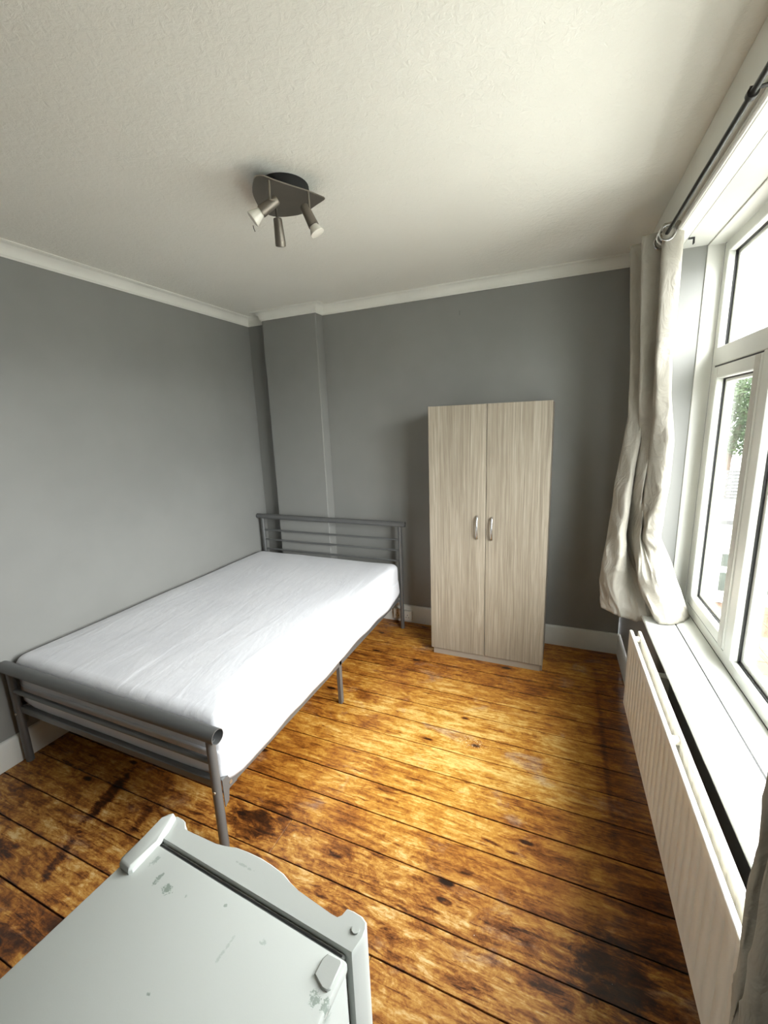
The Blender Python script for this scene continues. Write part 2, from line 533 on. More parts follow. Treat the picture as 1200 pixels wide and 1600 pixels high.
def pipe_open(bm, p0, p1, ro, ri, seg=24, depth=0.06):
    """thick tube with open ends"""
    p0, p1 = Vector(p0), Vector(p1)
    d = (p1 - p0).normalized()
    ref = Vector((0, 0, 1))
    a = d.cross(ref).normalized()
    b = d.cross(a)

    def ring(p, r):
        return [bm.verts.new(p + (a * cos(2 * pi * k / seg) + b * sin(2 * pi * k / seg)) * r) for k in range(seg)]
    R = [ring(p0 + d * depth, ri), ring(p0, ri), ring(p0, ro), ring(p1, ro), ring(p1, ri), ring(p1 - d * depth, ri)]
    for q, w in zip(R, R[1:]):
        for k in range(seg):
            bm.faces.new((q[k], q[(k + 1) % seg], w[(k + 1) % seg], w[k]))
    bm.faces.new(R[0])
    bm.faces.new(R[-1])
    return bm


def prism(bm, poly, z0, z1, bev=0.0, seg=2):
    """vertical prism over a plan outline"""
    lo = [bm.verts.new((x, y, z0)) for x, y in poly]
    hi = [bm.verts.new((x, y, z1)) for x, y in poly]
    n = len(poly)
    top = bm.faces.new(hi)
    bm.faces.new(lo[::-1])
    for k in range(n):
        bm.faces.new((lo[k], lo[(k + 1) % n], hi[(k + 1) % n], hi[k]))
    if bev:
        bmesh.ops.bevel(bm, geom=list(top.edges), offset=bev, segments=seg, affect='EDGES', profile=0.5)
    return bm


def sweep(bm, path, prof, closed=True):
    """mitred moulding along plan path; prof = (distance to the right of the path, z)"""
    path = [Vector((p[0], p[1])) for p in path]
    n = len(path)
    rings = []
    for i, p in enumerate(path):
        d0 = (p - path[i - 1]).normalized() if i else None
        d1 = (path[i + 1] - p).normalized() if i < n - 1 else None
        d0 = d0 or d1
        d1 = d1 or d0
        n0 = Vector((d0.y, -d0.x))
        n1 = Vector((d1.y, -d1.x))
        m = (n0 + n1)
        m = m / max(m.dot(n0), 1e-6)
        rings.append([bm.verts.new((p.x + m.x * d, p.y + m.y * d, z)) for d, z in prof])
    k = len(prof)
    for a, b in zip(rings, rings[1:]):
        for j in range(k if closed else k - 1):
            bm.faces.new((a[j], a[(j + 1) % k], b[(j + 1) % k], b[j]))
    bm.faces.new(rings[0])
    bm.faces.new(rings[-1][::-1])
    return bm


def cat_rom(P, n):
    """n samples along a smooth curve through the points P"""
    P = [Vector(p) for p in P]
    P = [P[0] * 2 - P[1]] + P + [P[-1] * 2 - P[-2]]
    out = []
    m = len(P) - 3
    for i in range(n):
        s = i / (n - 1) * m
        k = min(int(s), m - 1)
        u = s - k
        a, b, c, d = P[k:k + 4]
        out.append(0.5 * ((2 * b) + (c - a) * u + (2 * a - 5 * b + 4 * c - d) * u * u + (3 * b - a - 3 * c + d) * u ** 3))
    return out

# ================================================================ SETTING
H = 2.65          # ceiling height
YB = -4.45        # wall behind the camera
SILL, HEAD, YL, YR = 0.680, 2.43, -0.71, -2.75
WX = 0.015        # inner face of the window wall in its own frame


def wall_x(y):
    return wp(WX, y).x


# floor: dark joists below, one object per board
floor = struct(mkbox('floor', MAT['subfloor'], None, -0.1, 3.2, YB - 0.1, 0.1, -0.12, -0.021))
rows = [0.0, -0.095, -0.25, -0.405, -0.56, -0.71, -0.87, -1.03, -1.187, -1.343, -1.50, -1.66, -1.812, -1.97, -2.132, -2.287,
        -2.434, -2.596, -2.75, -2.905, -3.06, -3.215, -3.37, -3.53, -3.69, -3.85, -4.01, -4.17, -4.33, YB]
joints = {13: [1.588], 15: [2.118], 4: [0.9], 7: [0.55], 10: [0.8], 18: [1.2], 21: [2.2], 2: [1.9], 24: [1.4]}
for i in range(len(rows) - 1):
    y1, y0 = rows[i], rows[i + 1]
    xe = min(wall_x(y1), wall_x(y0)) - 0.002
    cuts = [0.002] + joints.get(i, []) + [xe]
    for a, b in zip(cuts, cuts[1:]):
        dz = random.uniform(-0.0012, 0.0)
        bm = bmesh.new()
        r = bmesh.ops.create_cube(bm, size=1.0)
        g0, g1 = random.uniform(0.0012, 0.0024), random.uniform(0.0012, 0.0024)
        for v in bm.verts:
            v.co = Vector(((a + 0.0012) if v.co.x < 0 else (b - 0.0012), (y0 + g0) if v.co.y < 0 else (y1 - g1), -0.021 if v.co.z < 0 else dz))
        top = [e for e in bm.edges if all(v.co.z > -0.01 for v in e.verts)]
        bmesh.ops.bevel(bm, geom=top, offset=0.0010, segments=1, affect='EDGES')
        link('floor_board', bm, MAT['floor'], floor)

struct(mkbox('ceiling', MAT['ceiling'], None, -0.2, 3.5, YB - 0.2, 0.2, H, H + 0.12))
struct(mkbox('wall_left', MAT['wall'], None, -0.15, 0.0, YB - 0.15, 0.15, -0.02, H))
wall_back = struct(mkbox('wall_back', MAT['wall'], None, 0.0, 3.04, 0.0, 0.15, -0.02, H))
struct(mkbox('wall_rear', MAT['wall'], None, 0.0, 3.4, YB - 0.15, YB, -0.02, H))
PX0, PX1, PD = 0.23, 0.757, 0.108
bm = bmesh.new()
box(bm, PX0, PX1, -PD, 0.0, 0.0, H)
es = [e for e in bm.edges if abs(e.verts[0].co.z - e.verts[1].co.z) > 1 and e.verts[0].co.y < -0.05]
bmesh.ops.bevel(bm, geom=es, offset=0.006, segments=3, affect='EDGES')
link('chimney_breast', bm, MAT['wall'], wall_back)
mkbox('wall_crack', MAT['black'], wall_back, 1.8865, 1.888, -0.0006, 0.001, 2.443, 2.474)

bm = bmesh.new()
box(bm, WX, 0.27, YL, 0.15, -0.02, H)
box(bm, WX, 0.27, YB - 0.2, YR, -0.02, H)
box(bm, WX, 0.27, YR, YL, -0.02, SILL)
box(bm, WX, 0.27, YR, YL, HEAD + 0.012, H)
on_wall(struct(link('wall_right', bm, MAT['wall'])))

# cornice and skirting boards
c = 0.066
cove = [(0.0, H - c), (0.006, H - c), (0.010, H - c + 0.008)]
for k in range(7):
    a = k / 6 * pi / 2
    cove.append((0.012 + (c - 0.020) * (1 - cos(a)), H - c + 0.010 + (c - 0.018) * sin(a)))
cove += [(c - 0.006, H - 0.006), (c, H - 0.005), (c, H), (0.0, H)]
bm = sweep(bmesh.new(), [(0, YB), (0, 0), (PX0, 0), (PX0, -PD), (PX1, -PD), (PX1, 0), (wall_x(0) - 0.001, 0)], cove)
struct(link('trim_1', bm, MAT['cornice'], angle=25))
sk = [(0.0, 0.0), (0.018, 0.0), (0.018, 0.138), (0.012, 0.150), (0.006, 0.154), (0.0, 0.154)]
struct(link('baseboard_left', sweep(bmesh.new(), [(0, YB), (0, -0.019)], sk), MAT['gloss_white']))
struct(link('baseboard_back', sweep(bmesh.new(), [(0.0, 0), (PX0, 0), (PX0, -PD), (PX1, -PD), (PX1, 0), (wall_x(0) - 0.001, 0)], sk), MAT['gloss_white']))
on_wall(struct(link('baseboard_right', sweep(bmesh.new(), [(WX, -0.019), (WX, YB)], sk), MAT['gloss_white'])))

# boxed-in head above the window with its beads and soffit
bm = box(bmesh.new(), -0.040, WX, -3.6, -0.22, HEAD, H - 0.001, 0.003)
pelmet = on_wall(struct(link('trim_2', bm, MAT['cornice'])))
for zz, rr in ((HEAD + 0.010, 0.009), (HEAD + 0.042, 0.007)):
    bm = tube(bmesh.new(), [(-0.041, -3.6, zz), (-0.041, -0.22, zz)], rr, 10)
    link('bead', bm, MAT['gloss_white'], pelmet)
mkbox('soffit', MAT['gloss_white'], pelmet, WX, 0.197, YR, YL, HEAD, HEAD + 0.012)

# ---------------------------------------------------------------- window
win = struct(on_wall(empty('window_1')))
FX0, FX1 = 0.185, 0.262


def wbox(name, mat, parent, *a, bev=0.003):
    return mkbox(name, mat, parent, *a, bev=bev)


# white lining of the reveal
wbox('reveal_lining', MAT['gloss_white'], win, 0.12, FX0, YL - 0.006, YL, SILL, HEAD, bev=0.002)
wbox('reveal_lining', MAT['gloss_white'], win, 0.12, FX0, YR, YR + 0.006, SILL, HEAD, bev=0.002)
wbox('reveal_lining', MAT['gloss_white'], win, 0.12, FX0, YR + 0.006, YL - 0.006, HEAD - 0.006, HEAD, bev=0.002)
J = 0.048
yl, yr, zt, zb = YL - 0.006, YR + 0.006, HEAD - 0.006, SILL + 0.015
wbox('frame_jamb', MAT['upvc'], win, FX0, FX1, yl - J, yl, zb, zt)
wbox('frame_jamb', MAT['upvc'], win, FX0, FX1, yr, yr + J, zb, zt)
wbox('frame_head', MAT['upvc'], win, FX0, FX1, yr + J, yl - J, zt - J, zt)
wbox('frame_bottom', MAT['upvc'], win, FX0, FX1, yr + J, yl - J, zb, zb + 0.050)
MUL = [(-1.345, -1.272), (-2.025, -1.952)]
ZT0, ZT1 = 1.900, 1.978
wbox('transom', MAT['upvc'], win, FX0 - 0.004, FX1, yr + J, yl - J, ZT0, ZT1)
for a, b in MUL:
    wbox('mullion', MAT['upvc'], win, FX0 - 0.004, FX1, a, b, zb + 0.050, ZT0)
    wbox('mullion', MAT['upvc'], win, FX0 - 0.004, FX1, a, b, ZT1, zt - J)
ya = [yl - J, MUL[0][1], MUL[0][0], MUL[1][1], MUL[1][0], yr + J]
bays = [(ya[1], ya[0]), (ya[3], ya[2]), (ya[5], ya[4])]


def ring_frame(bm, x0, x1, y0, y1, z0, z1, w, bev=0.003):
    box(bm, x0, x1, y0, y0 + w, z0, z1, bev)
    box(bm, x0, x1, y1 - w, y1, z0, z1, bev)
    box(bm, x0, x1, y0 + w, y1 - w, z0, z0 + w, bev)
    box(bm, x0, x1, y0 + w, y1 - w, z1 - w, z1, bev)
    return bm


for i, (y0, y1) in enumerate(bays):
    # top light
    z0, z1 = ZT1, zt - J
    link('seal', ring_frame(bmesh.new(), 0.212, 0.222, y0, y1, z0, z1, 0.003, 0), MAT['seal'], win)
    link('glazing_bead', ring_frame(bmesh.new(), 0.222, 0.240, y0, y1, z0, z1, 0.018, 0.003), MAT['upvc'], win)
    mkbox('pane', MAT['glass'], win, 0.228, 0.232, y0 + 0.012, y1 - 0.012, z0 + 0.012, z1 - 0.012)
    z0, z1 = zb + 0.050, ZT0
    if i == 0:
        # opening sash
        link('seal', ring_frame(bmesh.new(), 0.184, 0.205, y0 + 0.002, y1, z0, z1, 0.0065, 0), MAT['seal'], win)
        sa = link('sash', ring_frame(bmesh.new(), 0.178, 0.250, y0 - 0.008, y1 - 0.007, z0 + 0.007, z1 - 0.007, 0.052, 0.004), MAT['upvc'], win)
        a0, a1, c0, c1 = y0 + 0.059, y1 - 0.059, z0 + 0.059, z1 - 0.059
        link('seal', ring_frame(bmesh.new(), 0.205, 0.212, a0, a1, c0, c1, 0.005, 0), MAT['seal'], sa)
        link('glazing_bead', ring_frame(bmesh.new(), 0.212, 0.234, a0, a1, c0, c1, 0.017, 0.003), MAT['upvc'], sa)
        mkbox('pane', MAT['glass'], sa, 0.220, 0.224, a0 + 0.01, a1 - 0.01, c0 + 0.01, c1 - 0.01)
        wbox('sash_face_strip', MAT['upvc_grey'], sa, 0.1770, 0.1785, y0 + 0.012, a0 - 0.003, c0 - 0.050, c1 + 0.050, bev=0)  # thin greyer strip over the front of the sash stile
    else:
        link('seal', ring_frame(bmesh.new(), 0.205, 0.214, y0, y1, z0, z1, 0.005, 0), MAT['seal'], win)
        link('glazing_bead', ring_frame(bmesh.new(), 0.214, 0.236, y0, y1, z0, z1, 0.026, 0.003), MAT['upvc'], win)
        mkbox('pane', MAT['glass'], win, 0.224, 0.228, y0 + 0.015, y1 - 0.015, z0 + 0.015, z1 - 0.015)
# sill in two boards
wbox('window_sill', MAT['upvc'], win, -0.036, 0.0970, YR, YL, SILL, SILL + 0.0145, bev=0.004)
wbox('window_sill', MAT['upvc'], win, 0.1005, FX0 + 0.004, YR, YL, SILL, SILL + 0.0145, bev=0.001)
mkbox('sill_joint', MAT['seal'], win, 0.0960, 0.1025, YR, YL, SILL, SILL + 0.0130)
mkbox('frame_joint', MAT['seal'], win, FX0 - 0.0012, FX0 + 0.003, YR + 0.01, YL - 0.01, SILL + 0.014, SILL + 0.0165)

# ================================================================ WARDROBE
wx0, wx1, wy0, wy1, wh = 1.7725, 2.5504, -0.436, -0.020, 1.80
ward = tag(empty('wardrobe', ((wx0 + wx1) / 2, (wy0 + wy1) / 2, 0)), 'tall pale ash-grain two-door wardrobe standing against the grey back wall', 'wardrobe')
wo_ = ward.location.copy()
t_ = 0.016
mkbox('side_panel', MAT['ash'], ward, wx0, wx0 + t_, wy0 + 0.020, wy1, 0.048, wh - 0.002, 0.001, off=wo_)
mkbox('side_panel', MAT['ash'], ward, wx1 - t_, wx1, wy0 + 0.020, wy1, 0.0, wh - 0.002, 0.001, off=wo_)
mkbox('top_panel', MAT['ash'], ward, wx0 + t_, wx1 - t_, wy0 + 0.020, wy1, wh - t_ - 0.002, wh - 0.002, 0.001, off=wo_)
mkbox('bottom_panel', MAT['ash'], ward, wx0 + t_, wx1 - t_, wy0 + 0.020, wy1, 0.048, 0.064, 0.001, off=wo_)
mkbox('back_panel', MAT['ash'], ward, wx0 + t_, wx1 - t_, wy1 - 0.004, wy1, 0.064, wh - t_ - 0.002, 0, off=wo_)
mkbox('plinth', MAT['pale_board'], ward, wx0 + 0.014, wx1 - t_ - 0.0005, wy0 + 0.012, wy0 + 0.03, 0.0, 0.047, 0.001, off=wo_)
mid = (wx0 + wx1) / 2
for dx0, dx1, hx, zs in ((wx0, mid - 0.0018, 2.107, (0.915, 1.068)), (mid + 0.0018, wx1, 2.204, (0.913, 1.064))):
    d = mkbox('door', MAT['ash'], ward, dx0, dx1, wy0, wy0 + 0.018, 0.050, wh, 0.0012, off=wo_)
    za, zc = zs
    pts = cat_rom([(hx, wy0 + 0.001, za), (hx, wy0 - 0.016, za + 0.004), (hx, wy0 - 0.025, za + 0.035), (hx, wy0 - 0.029, (za + zc) / 2),
                   (hx, wy0 - 0.025, zc - 0.035), (hx, wy0 - 0.016, zc - 0.004), (hx, wy0 + 0.001, zc)], 26)
    h = link('handle', tube(bmesh.new(), pts, 0.0066, 12), MAT['chrome'], d, wo_)
    h['label'] = 'satin chrome bow handle'

# ================================================================ BED
bed = tag(empty('bed_frame', (0.72, -1.16, 0)), 'grey metal tube double bed frame along the left wall', 'bed')
bo = bed.location.copy()
yH, yF = -0.135, -2.183      # head and foot
hd = lambda nm, bm, mat=None, par=None: link(nm, bm, mat or MAT['bed'], par or bed, bo)
# headboard
hd('head_rail', pipe_open(bmesh.new(), (0.008, yH, 0.905), (1.475, yH, 0.905), 0.0225, 0.0200))
for x in (0.062, 1.428):
    hd('head_post', tube(bmesh.new(), [(x, yH, 0.0), (x, yH, 0.89)], 0.0165, 16))
for z in (0.775, 0.684, 0.594):
    hd('head_bar', tube(bmesh.new(), [(0.062, yH, z), (1.428, yH, z)], 0.0085, 10))
hd('head_cross_bar', box(bmesh.new(), 0.07, 1.42, yH + 0.002, yH + 0.022, 0.285, 0.325, 0.003))
# footboard
hd('foot_rail', pipe_open(bmesh.new(), (0.008, yF, 0.545), (1.447, yF, 0.545), 0.0300, 0.0275, 32))
for x in (0.052, 1.405):
    p_ = hd('foot_post', tube(bmesh.new(), [(x, yF, 0.0), (x, yF, 0.52)], 0.0185, 18))
    hd('bolt', tube(bmesh.new(), [(x + 0.004, yF - 0.016, 0.290), (x + 0.004, yF - 0.021, 0.290)], 0.006, 10), MAT['bolt'], p_)
hd('foot_bar', tube(bmesh.new(), [(0.052, yF, 0.418), (1.405, yF, 0.418)], 0.0125, 12))
hd('foot_cross_bar', box(bmesh.new(), 0.06, 1.395, yF + 0.002, yF + 0.030, 0.288, 0.322, 0.003))
# side rails: angle section, bolted at the ends
for sx, xo in ((1, 1.421), (-1, 0.040)):
    bm = bmesh.new()
    xi = xo - sx * 0.004
    box(bm, min(xo, xi), max(xo, xi), yF + 0.016, yH - 0.014, 0.262, 0.325, 0.001)
    xi2 = xo - sx * 0.032
    box(bm, min(xi, xi2), max(xi, xi2), yF + 0.016, yH - 0.014, 0.319, 0.325, 0.001)
    rail = hd('side_rail', bm)
    for yy in (yF + 0.055, yH - 0.055):
        hd('bolt', tube(bmesh.new(), [(xo, yy, 0.285), (xo + sx * 0.005, yy, 0.285)], 0.0085, 12), MAT['bolt'], rail)
    # end bracket
    for yy, s in ((yF, 1), (yH, -1)):
        bm = bmesh.new()
        v = [(0.0, 0.325), (0.0, 0.200), (0.022, 0.214), (0.030, 0.262), (0.075, 0.262), (0.075, 0.325)]
        A = [bm.verts.new((xo + sx * 0.0005, yy + s * (0.014 + q), z)) for q, z in v]
        B = [bm.verts.new((xo + sx * 0.0035, yy + s * (0.014 + q), z)) for q, z in v]
        bm.faces.new(A)
        bm.faces.new(B[::-1])
        for k in range(len(v)):
            bm.faces.new((A[k], A[(k + 1) % len(v)], B[(k + 1) % len(v)], B[k]))
        hd('end_bracket', bm, None, rail)
    xl = xo - sx * 0.013
    hd('middle_leg', box(bmesh.new(), xl - 0.013, xl + 0.013, -1.20, -1.172, 0.0, 0.318, 0.003))
for i in range(9):
    y = -0.30 - i * 0.215
    hd('slat', box(bmesh.new(), 0.045, 1.415, y - 0.03, y + 0.03, 0.326, 0.334, 0.001))
hd('centre_rail', box(bmesh.new(), 0.72, 0.75, yF + 0.03, yH, 0.285, 0.325, 0.002))

# mattress in its fitted sheet
mx0, mx1, my0, my1, mz0, mz1 = 0.022, 1.420, -2.150, -0.160, 0.335, 0.585
bm = bmesh.new()
NX, NY = 40, 56
def mat_pt(u, v):
    """u,v in -1..1 over the top; past 0.9 the surface turns down the side"""
    return u, v
top_r = 0.040
prof_n = 6
cx_, cy_ = (mx0 + mx1) / 2, (my0 + my1) / 2
hx, hy = (mx1 - mx0) / 2, (my1 - my0) / 2
def ring_pts(inset, z, n_side=(30, 44), rc=0.045):
    pts = []
    ex, ey = hx - inset, hy - inset
    r = max(0.012, rc - inset * 0.6)
    def arc(cx, cy, a0):
        return [(cx + r * cos(a0 + k / 6 * pi / 2), cy + r * sin(a0 + k / 6 * pi / 2)) for k in range(7)]
    segs = [((ex - r, -ey), None)]
    P = []
    # bottom edge, right edge, top edge, left edge
    P += [(-ex + r + (2 * ex - 2 * r) * k / n_side[0], -ey) for k in range(n_side[0])]
    P += arc(ex - r, -ey + r, -pi / 2)[:-1]
    P += [(ex, -ey + r + (2 * ey - 2 * r) * k / n_side[1]) for k in range(n_side[1])]
    P += arc(ex - r, ey - r, 0)[:-1]
    P += [(ex - r - (2 * ex - 2 * r) * k / n_side[0], ey) for k in range(n_side[0])]
    P += arc(-ex + r, ey - r, pi / 2)[:-1]
    P += [(-ex, ey - r - (2 * ey - 2 * r) * k / n_side[1]) for k in range(n_side[1])]
    P += arc(-ex + r, -ey + r, pi)[:-1]
    return [(cx_ + x, cy_ + y, z) for x, y in P]
from mathutils import noise as mnoise
levels = []
levels.append((0.035, mz0 + 0.001, 0))
levels.append((0.010, mz0 + 0.012, 0))
for k in range(1, 5):
    levels.append((0.0, mz0 + 0.012 + (mz1 - mz0 - top_r - 0.012) * k / 4, 0))
for k in range(1, 8):
    a = k / 7 * pi / 2
    levels.append((top_r * (1 - cos(a)) * 1.25, mz1 - top_r + top_r * sin(a), 0))
for ins in (0.12, 0.20, 0.30, 0.42, 0.55, 0.64):
    levels.append((ins, mz1 + 0.006, 0))
prev = None
for li, (ins, z, _) in enumerate(levels):
    R = []
    for (x, y, zz) in ring_pts(ins, z):
        nz = mnoise.noise(Vector((x * 2.2, y * 1.4, zz * 3)))
        nz2 = mnoise.noise(Vector((x * 7 + 3, y * 3.1, zz * 6)))
        side = 1.0 if zz < mz1 - 0.03 else 0.0
        d = (Vector((x - cx_, y - cy_, 0))).normalized()
        bulge = 0.006 * sin(min(1, max(0, (zz - mz0) / (mz1 - mz0))) * pi)
        o = Vector((x, y, zz)) + d * (nz * 0.004 + bulge * 0.5) * side
        o.z += (nz * 0.006 + nz2 * 0.0025) * (1 - side)
        # the foot end sags a little under its own weight
        if zz < mz0 + 0.05:
            o.z += nz * 0.006
        R.append(bm.verts.new(o))
    if prev:
        n = len(R)
        for k in range(n):
            bm.faces.new((prev[k], prev[(k + 1) % n], R[(k + 1) % n], R[k]))
    else:
        bm.faces.new(R[::-1])
    prev = R
bm.faces.new(prev)
mo = Vector((cx_, cy_, mz0))
mattress = tag(link('mattress', bm, MAT['sheet'], None, mo, 60), 'white sheeted double mattress lying on the grey metal bed frame', 'mattress')
mattress.location = mo
# loose elastic hem of the sheet hanging over the rails
bm = bmesh.new()
base = ring_pts(-0.002, 0)
cum = 0.0
cols_ = []
for k, (x, y, _) in enumerate(base):
    nz = mnoise.noise(Vector((x * 2.0 + 5, y * 1.7, 0.3)))
    nf = mnoise.noise(Vector((x * 9.0, y * 8.0, 1.3)))
    if x > mx1 - 0.03:                       # window side: hangs over the rail
        zlow = 0.302 + nz * 0.030 + 0.012 * mnoise.noise(Vector((y * 5.5, 3.0, 0.0))) + nf * 0.004
        if y < my0 + 0.10:
            zlow += 0.02 * (my0 + 0.10 - y) / 0.1
        if y > my1 - 0.35:
            zlow += 0.05 * ((y - my1 + 0.35) / 0.35) ** 2
        outx = 0.010
    elif y < my0 + 0.03:                     # foot: sags between the bars
        s = (x - mx0) / (mx1 - mx0)
        zlow = 0.335 - 0.062 * sin(min(1.0, max(0.0, (s - 0.05) / 0.95)) ** 0.8 * pi) ** 0.8 + nz * 0.012 + nf * 0.006
        outx = 0.0
    else:
        zlow = 0.315 + nz * 0.01
        outx = 0.0
    d = Vector((x - cx_, y - cy_, 0))
    d = Vector((1, 0, 0)) if x > mx1 - 0.03 and my0 + 0.05 < y < my1 - 0.05 else Vector((0, -1, 0)) if y < my0 + 0.02 else d.normalized()
    cvs = []
    zt_ = 0.44
    for j in range(9):
        f = j / 8
        z = zt_ + (zlow - zt_) * f
        push = 0.0035 + outx * min(1, f * 1.3) + 0.003 * nf * f
        if f > 0.9:
            push -= 0.004
        cvs.append(bm.verts.new(Vector((x, y, z)) + d * push))
    cols_.append(cvs)
for a, b in zip(cols_, cols_[1:] + cols_[:1]):
    for j in range(8):
        bm.faces.new((a[j], a[j + 1], b[j + 1], b[j]))
hem = link('sheet_hem', bm, MAT['sheet'], mattress, mo, 60)
hem.modifiers.new('thickness', 'SOLIDIFY').thickness = 0.0015

# ================================================================ FRIDGE
FA = radians(-3.6)
FO = Vector((1.851, -2.687, 0))
fridge = tag(empty('refrigerator', FO, FA), 'small white under-counter refrigerator with scuffed top, in the near corner', 'refrigerator')
FW, FD, FH = 0.492, 0.555, 0.850
mkbox('cabinet', MAT['fridge'], fridge, 0.0, FW, -FD, -0.058, 0.022, FH - 0.020, 0.006, 2)
bm = box(bmesh.new(), -0.002, FW + 0.002, -FD, -0.056, FH - 0.022, FH, 0.005, 2)
top = link('worktop', bm, MAT['fridge'], fridge)
# recessed cover plate on the corner of the top
pad = [(0.4555, -0.094), (0.4560, -0.072), (0.4600, -0.0625), (0.484, -0.0605), (0.488, -0.064), (0.4885, -0.098), (0.485, -0.1025), (0.476, -0.103)]
link('cover_plate', prism(bmesh.new(), pad, FH - 0.001, FH + 0.0035, 0.0015, 1), MAT['fridge'], top)
# door with moulded top
outl = [(0.001, -0.046), (-0.006, -0.030), (-0.007, -0.012), (-0.002, 0.000), (0.008, 0.006), (0.026, 0.006), (0.036, 0.004), (0.043, -0.002),
        (0.050, -0.008), (0.062, -0.008), (0.095, -0.006), (0.140, -0.003), (0.162, 0.002), (0.184, 0.009), (0.215, 0.0125), (0.246, 0.014), (0.277, 0.0125),
        (0.309, 0.009), (0.331, 0.002), (0.353, -0.003), (0.398, -0.007), (0.432, -0.010), (0.446, -0.010), (0.452, -0.003), (0.455, 0.010), (0.466, 0.011), (0.484, 0.010), (0.495, 0.005), (0.499, -0.004),
        (0.500, -0.018), (0.495, -0.046)]
outl_low = [(0.001, -0.046), (-0.006, -0.030), (-0.007, -0.012), (-0.002, 0.000), (0.008, 0.006), (0.026, 0.008), (0.036, 0.009), (0.043, 0.0095),
            (0.050, 0.010), (0.062, 0.0105), (0.095, 0.0115), (0.140, 0.013), (0.162, 0.0135), (0.184, 0.014), (0.215, 0.0145), (0.246, 0.015), (0.277, 0.0145),
            (0.309, 0.014), (0.331, 0.0135), (0.353, 0.013), (0.398, 0.0125), (0.432, 0.012), (0.446, 0.0115), (0.452, 0.0112), (0.455, 0.011), (0.466, 0.011), (0.484, 0.010), (0.495, 0.005), (0.499, -0.004),
            (0.500, -0.018), (0.495, -0.046)]
bm = bmesh.new()
lv = []
for ol, z in ((outl_low, 0.030), (outl_low, FH - 0.050), (outl, FH - 0.012), (outl, FH - 0.003)):
    lv.append([bm.verts.new((x, y, z)) for x, y in ol])
cxy = Vector((0.247, -0.02))
lv.append([bm.verts.new((x + (0.247 - x) * 0.006, y + (-0.02 - y) * 0.10, FH + 0.0005)) for x, y in outl])
n = len(outl)
for a, b in zip(lv, lv[1:]):
    for k in range(n):
        bm.faces.new((a[k], a[(k + 1) % n], b[(k + 1) % n], b[k]))
bm.faces.new(lv[0][::-1])
bm.faces.new(lv[-1])
door = link('door', bm, MAT['fridge'], fridge, None, 40)
mkbox('gasket', MAT['gasket'], door, 0.012, FW - 0.008, -0.0562, -0.0455, 0.05, FH - 0.007, 0.003)
mkbox('gasket', MAT['seal'], door, 0.016, FW - 0.012, -0.0532, -0.0500, 0.05, FH - 0.0045, 0.001)
link('hinge_cap', tube(bmesh.new(), [(0.484, -0.014, FH - 0.001), (0.484, -0.014, FH + 0.0035)], 0.0068, 20), MAT['fridge'], door)
# raised hinge cover over the joint at the far corner
hc = [(-0.005, -0.112), (-0.007, -0.020), (-0.005, -0.006), (0.004, 0.001), (0.013, -0.002), (0.026, -0.030), (0.032, -0.060), (0.037, -0.117), (0.033, -0.123), (0.002, -0.121)]
link('hinge_cover', prism(bmesh.new(), hc[::-1], FH - 0.004, FH + 0.014, 0.0075, 3), MAT['fridge'], fridge)
for x in (0.04, FW - 0.04):
    for y in (-FD + 0.05, -0.10):
        link('foot', tube(bmesh.new(), [(x, y, 0.0), (x, y, 0.024)], 0.016, 12), MAT['black'], fridge)

# ================================================================ RADIATOR
RZ0, RZ1, RY0, RY1 = 0.262, 0.668, -2.62, -1.010
rad = tag(empty('radiator'), 'long white double panel radiator below the window sill', 'radiator')
on_wall(rad)


def rib_panel(x_front, depth, y0, y1, z0, z1, pitch, face=-1):
    """pressed panel: flat border, shallow vertical flutes, rounded top edge"""
    bm = bmesh.new()
    n = int((y1 - y0 - 0.05) / pitch)
    ys = [y0, y0 + 0.025]
    ds = [0, 0]
    st = y0 + 0.025
    for i in range(n):
        for f, d in ((0.40, 0), (0.46, 1), (0.54, 1), (0.60, 0)):
            ys.append(st + (i + f) * pitch)
            ds.append(d)
    ys += [y1 - 0.025, y1]
    ds += [0, 0]
    zs = [(z0, 1.0, 0), (z0 + 0.006, 0.0, 0), (z0 + 0.030, 0.0, 0), (z0 + 0.045, 0.0, 1), (z1 - 0.050, 0.0, 1), (z1 - 0.034, 0.0, 0), (z1 - 0.005, 0.0, 0), (z1 - 0.0012, 0.16, 0), (z1, 0.45, 0), (z1, 1.0, 0)]
    G = []
    for z, inn, rb in zs:
        G.append([bm.verts.new((x_front + (depth * 0.5 * inn) + 0.0060 * d * rb, y, z)) for y, d in zip(ys, ds)])
    Bk = [[bm.verts.new((x_front + depth, y, z)) for y in (y0, y1)] for z in (z0, z1 - 0.003)]
    for a, b in zip(G, G[1:]):
        for k in range(len(ys) - 1):
            bm.faces.new((a[k], a[k + 1], b[k + 1], b[k]))
    bm.faces.new((Bk[0][0], Bk[0][1], Bk[1][1], Bk[1][0]))
    bm.faces.new([Bk[0][0], Bk[0][1]] + G[0][::-1])
    bm.faces.new([Bk[1][1], Bk[1][0]] + G[-1])
    bm.faces.new([g[0] for g in G] + [Bk[1][0], Bk[0][0]])
    bm.faces.new([g[-1] for g in G] + [Bk[1][1], Bk[0][1]])
    return bm


link('front_panel', rib_panel(-0.1055, 0.0150, RY0, RY1, RZ0, RZ1, 0.0548), MAT['radiator'], rad, None, 50)
link('back_panel', rib_panel(-0.0690, 0.0135, RY0, RY1, RZ0, RZ1, 0.0548), MAT['radiator'], rad, None, 50)
for y in (-1.07, -1.76, -2.45):
    mkbox('connector', MAT['radiator'], rad, -0.091, -0.068, y - 0.012, y + 0.012, RZ1 - 0.026, RZ1 - 0.006, 0.004, 2)
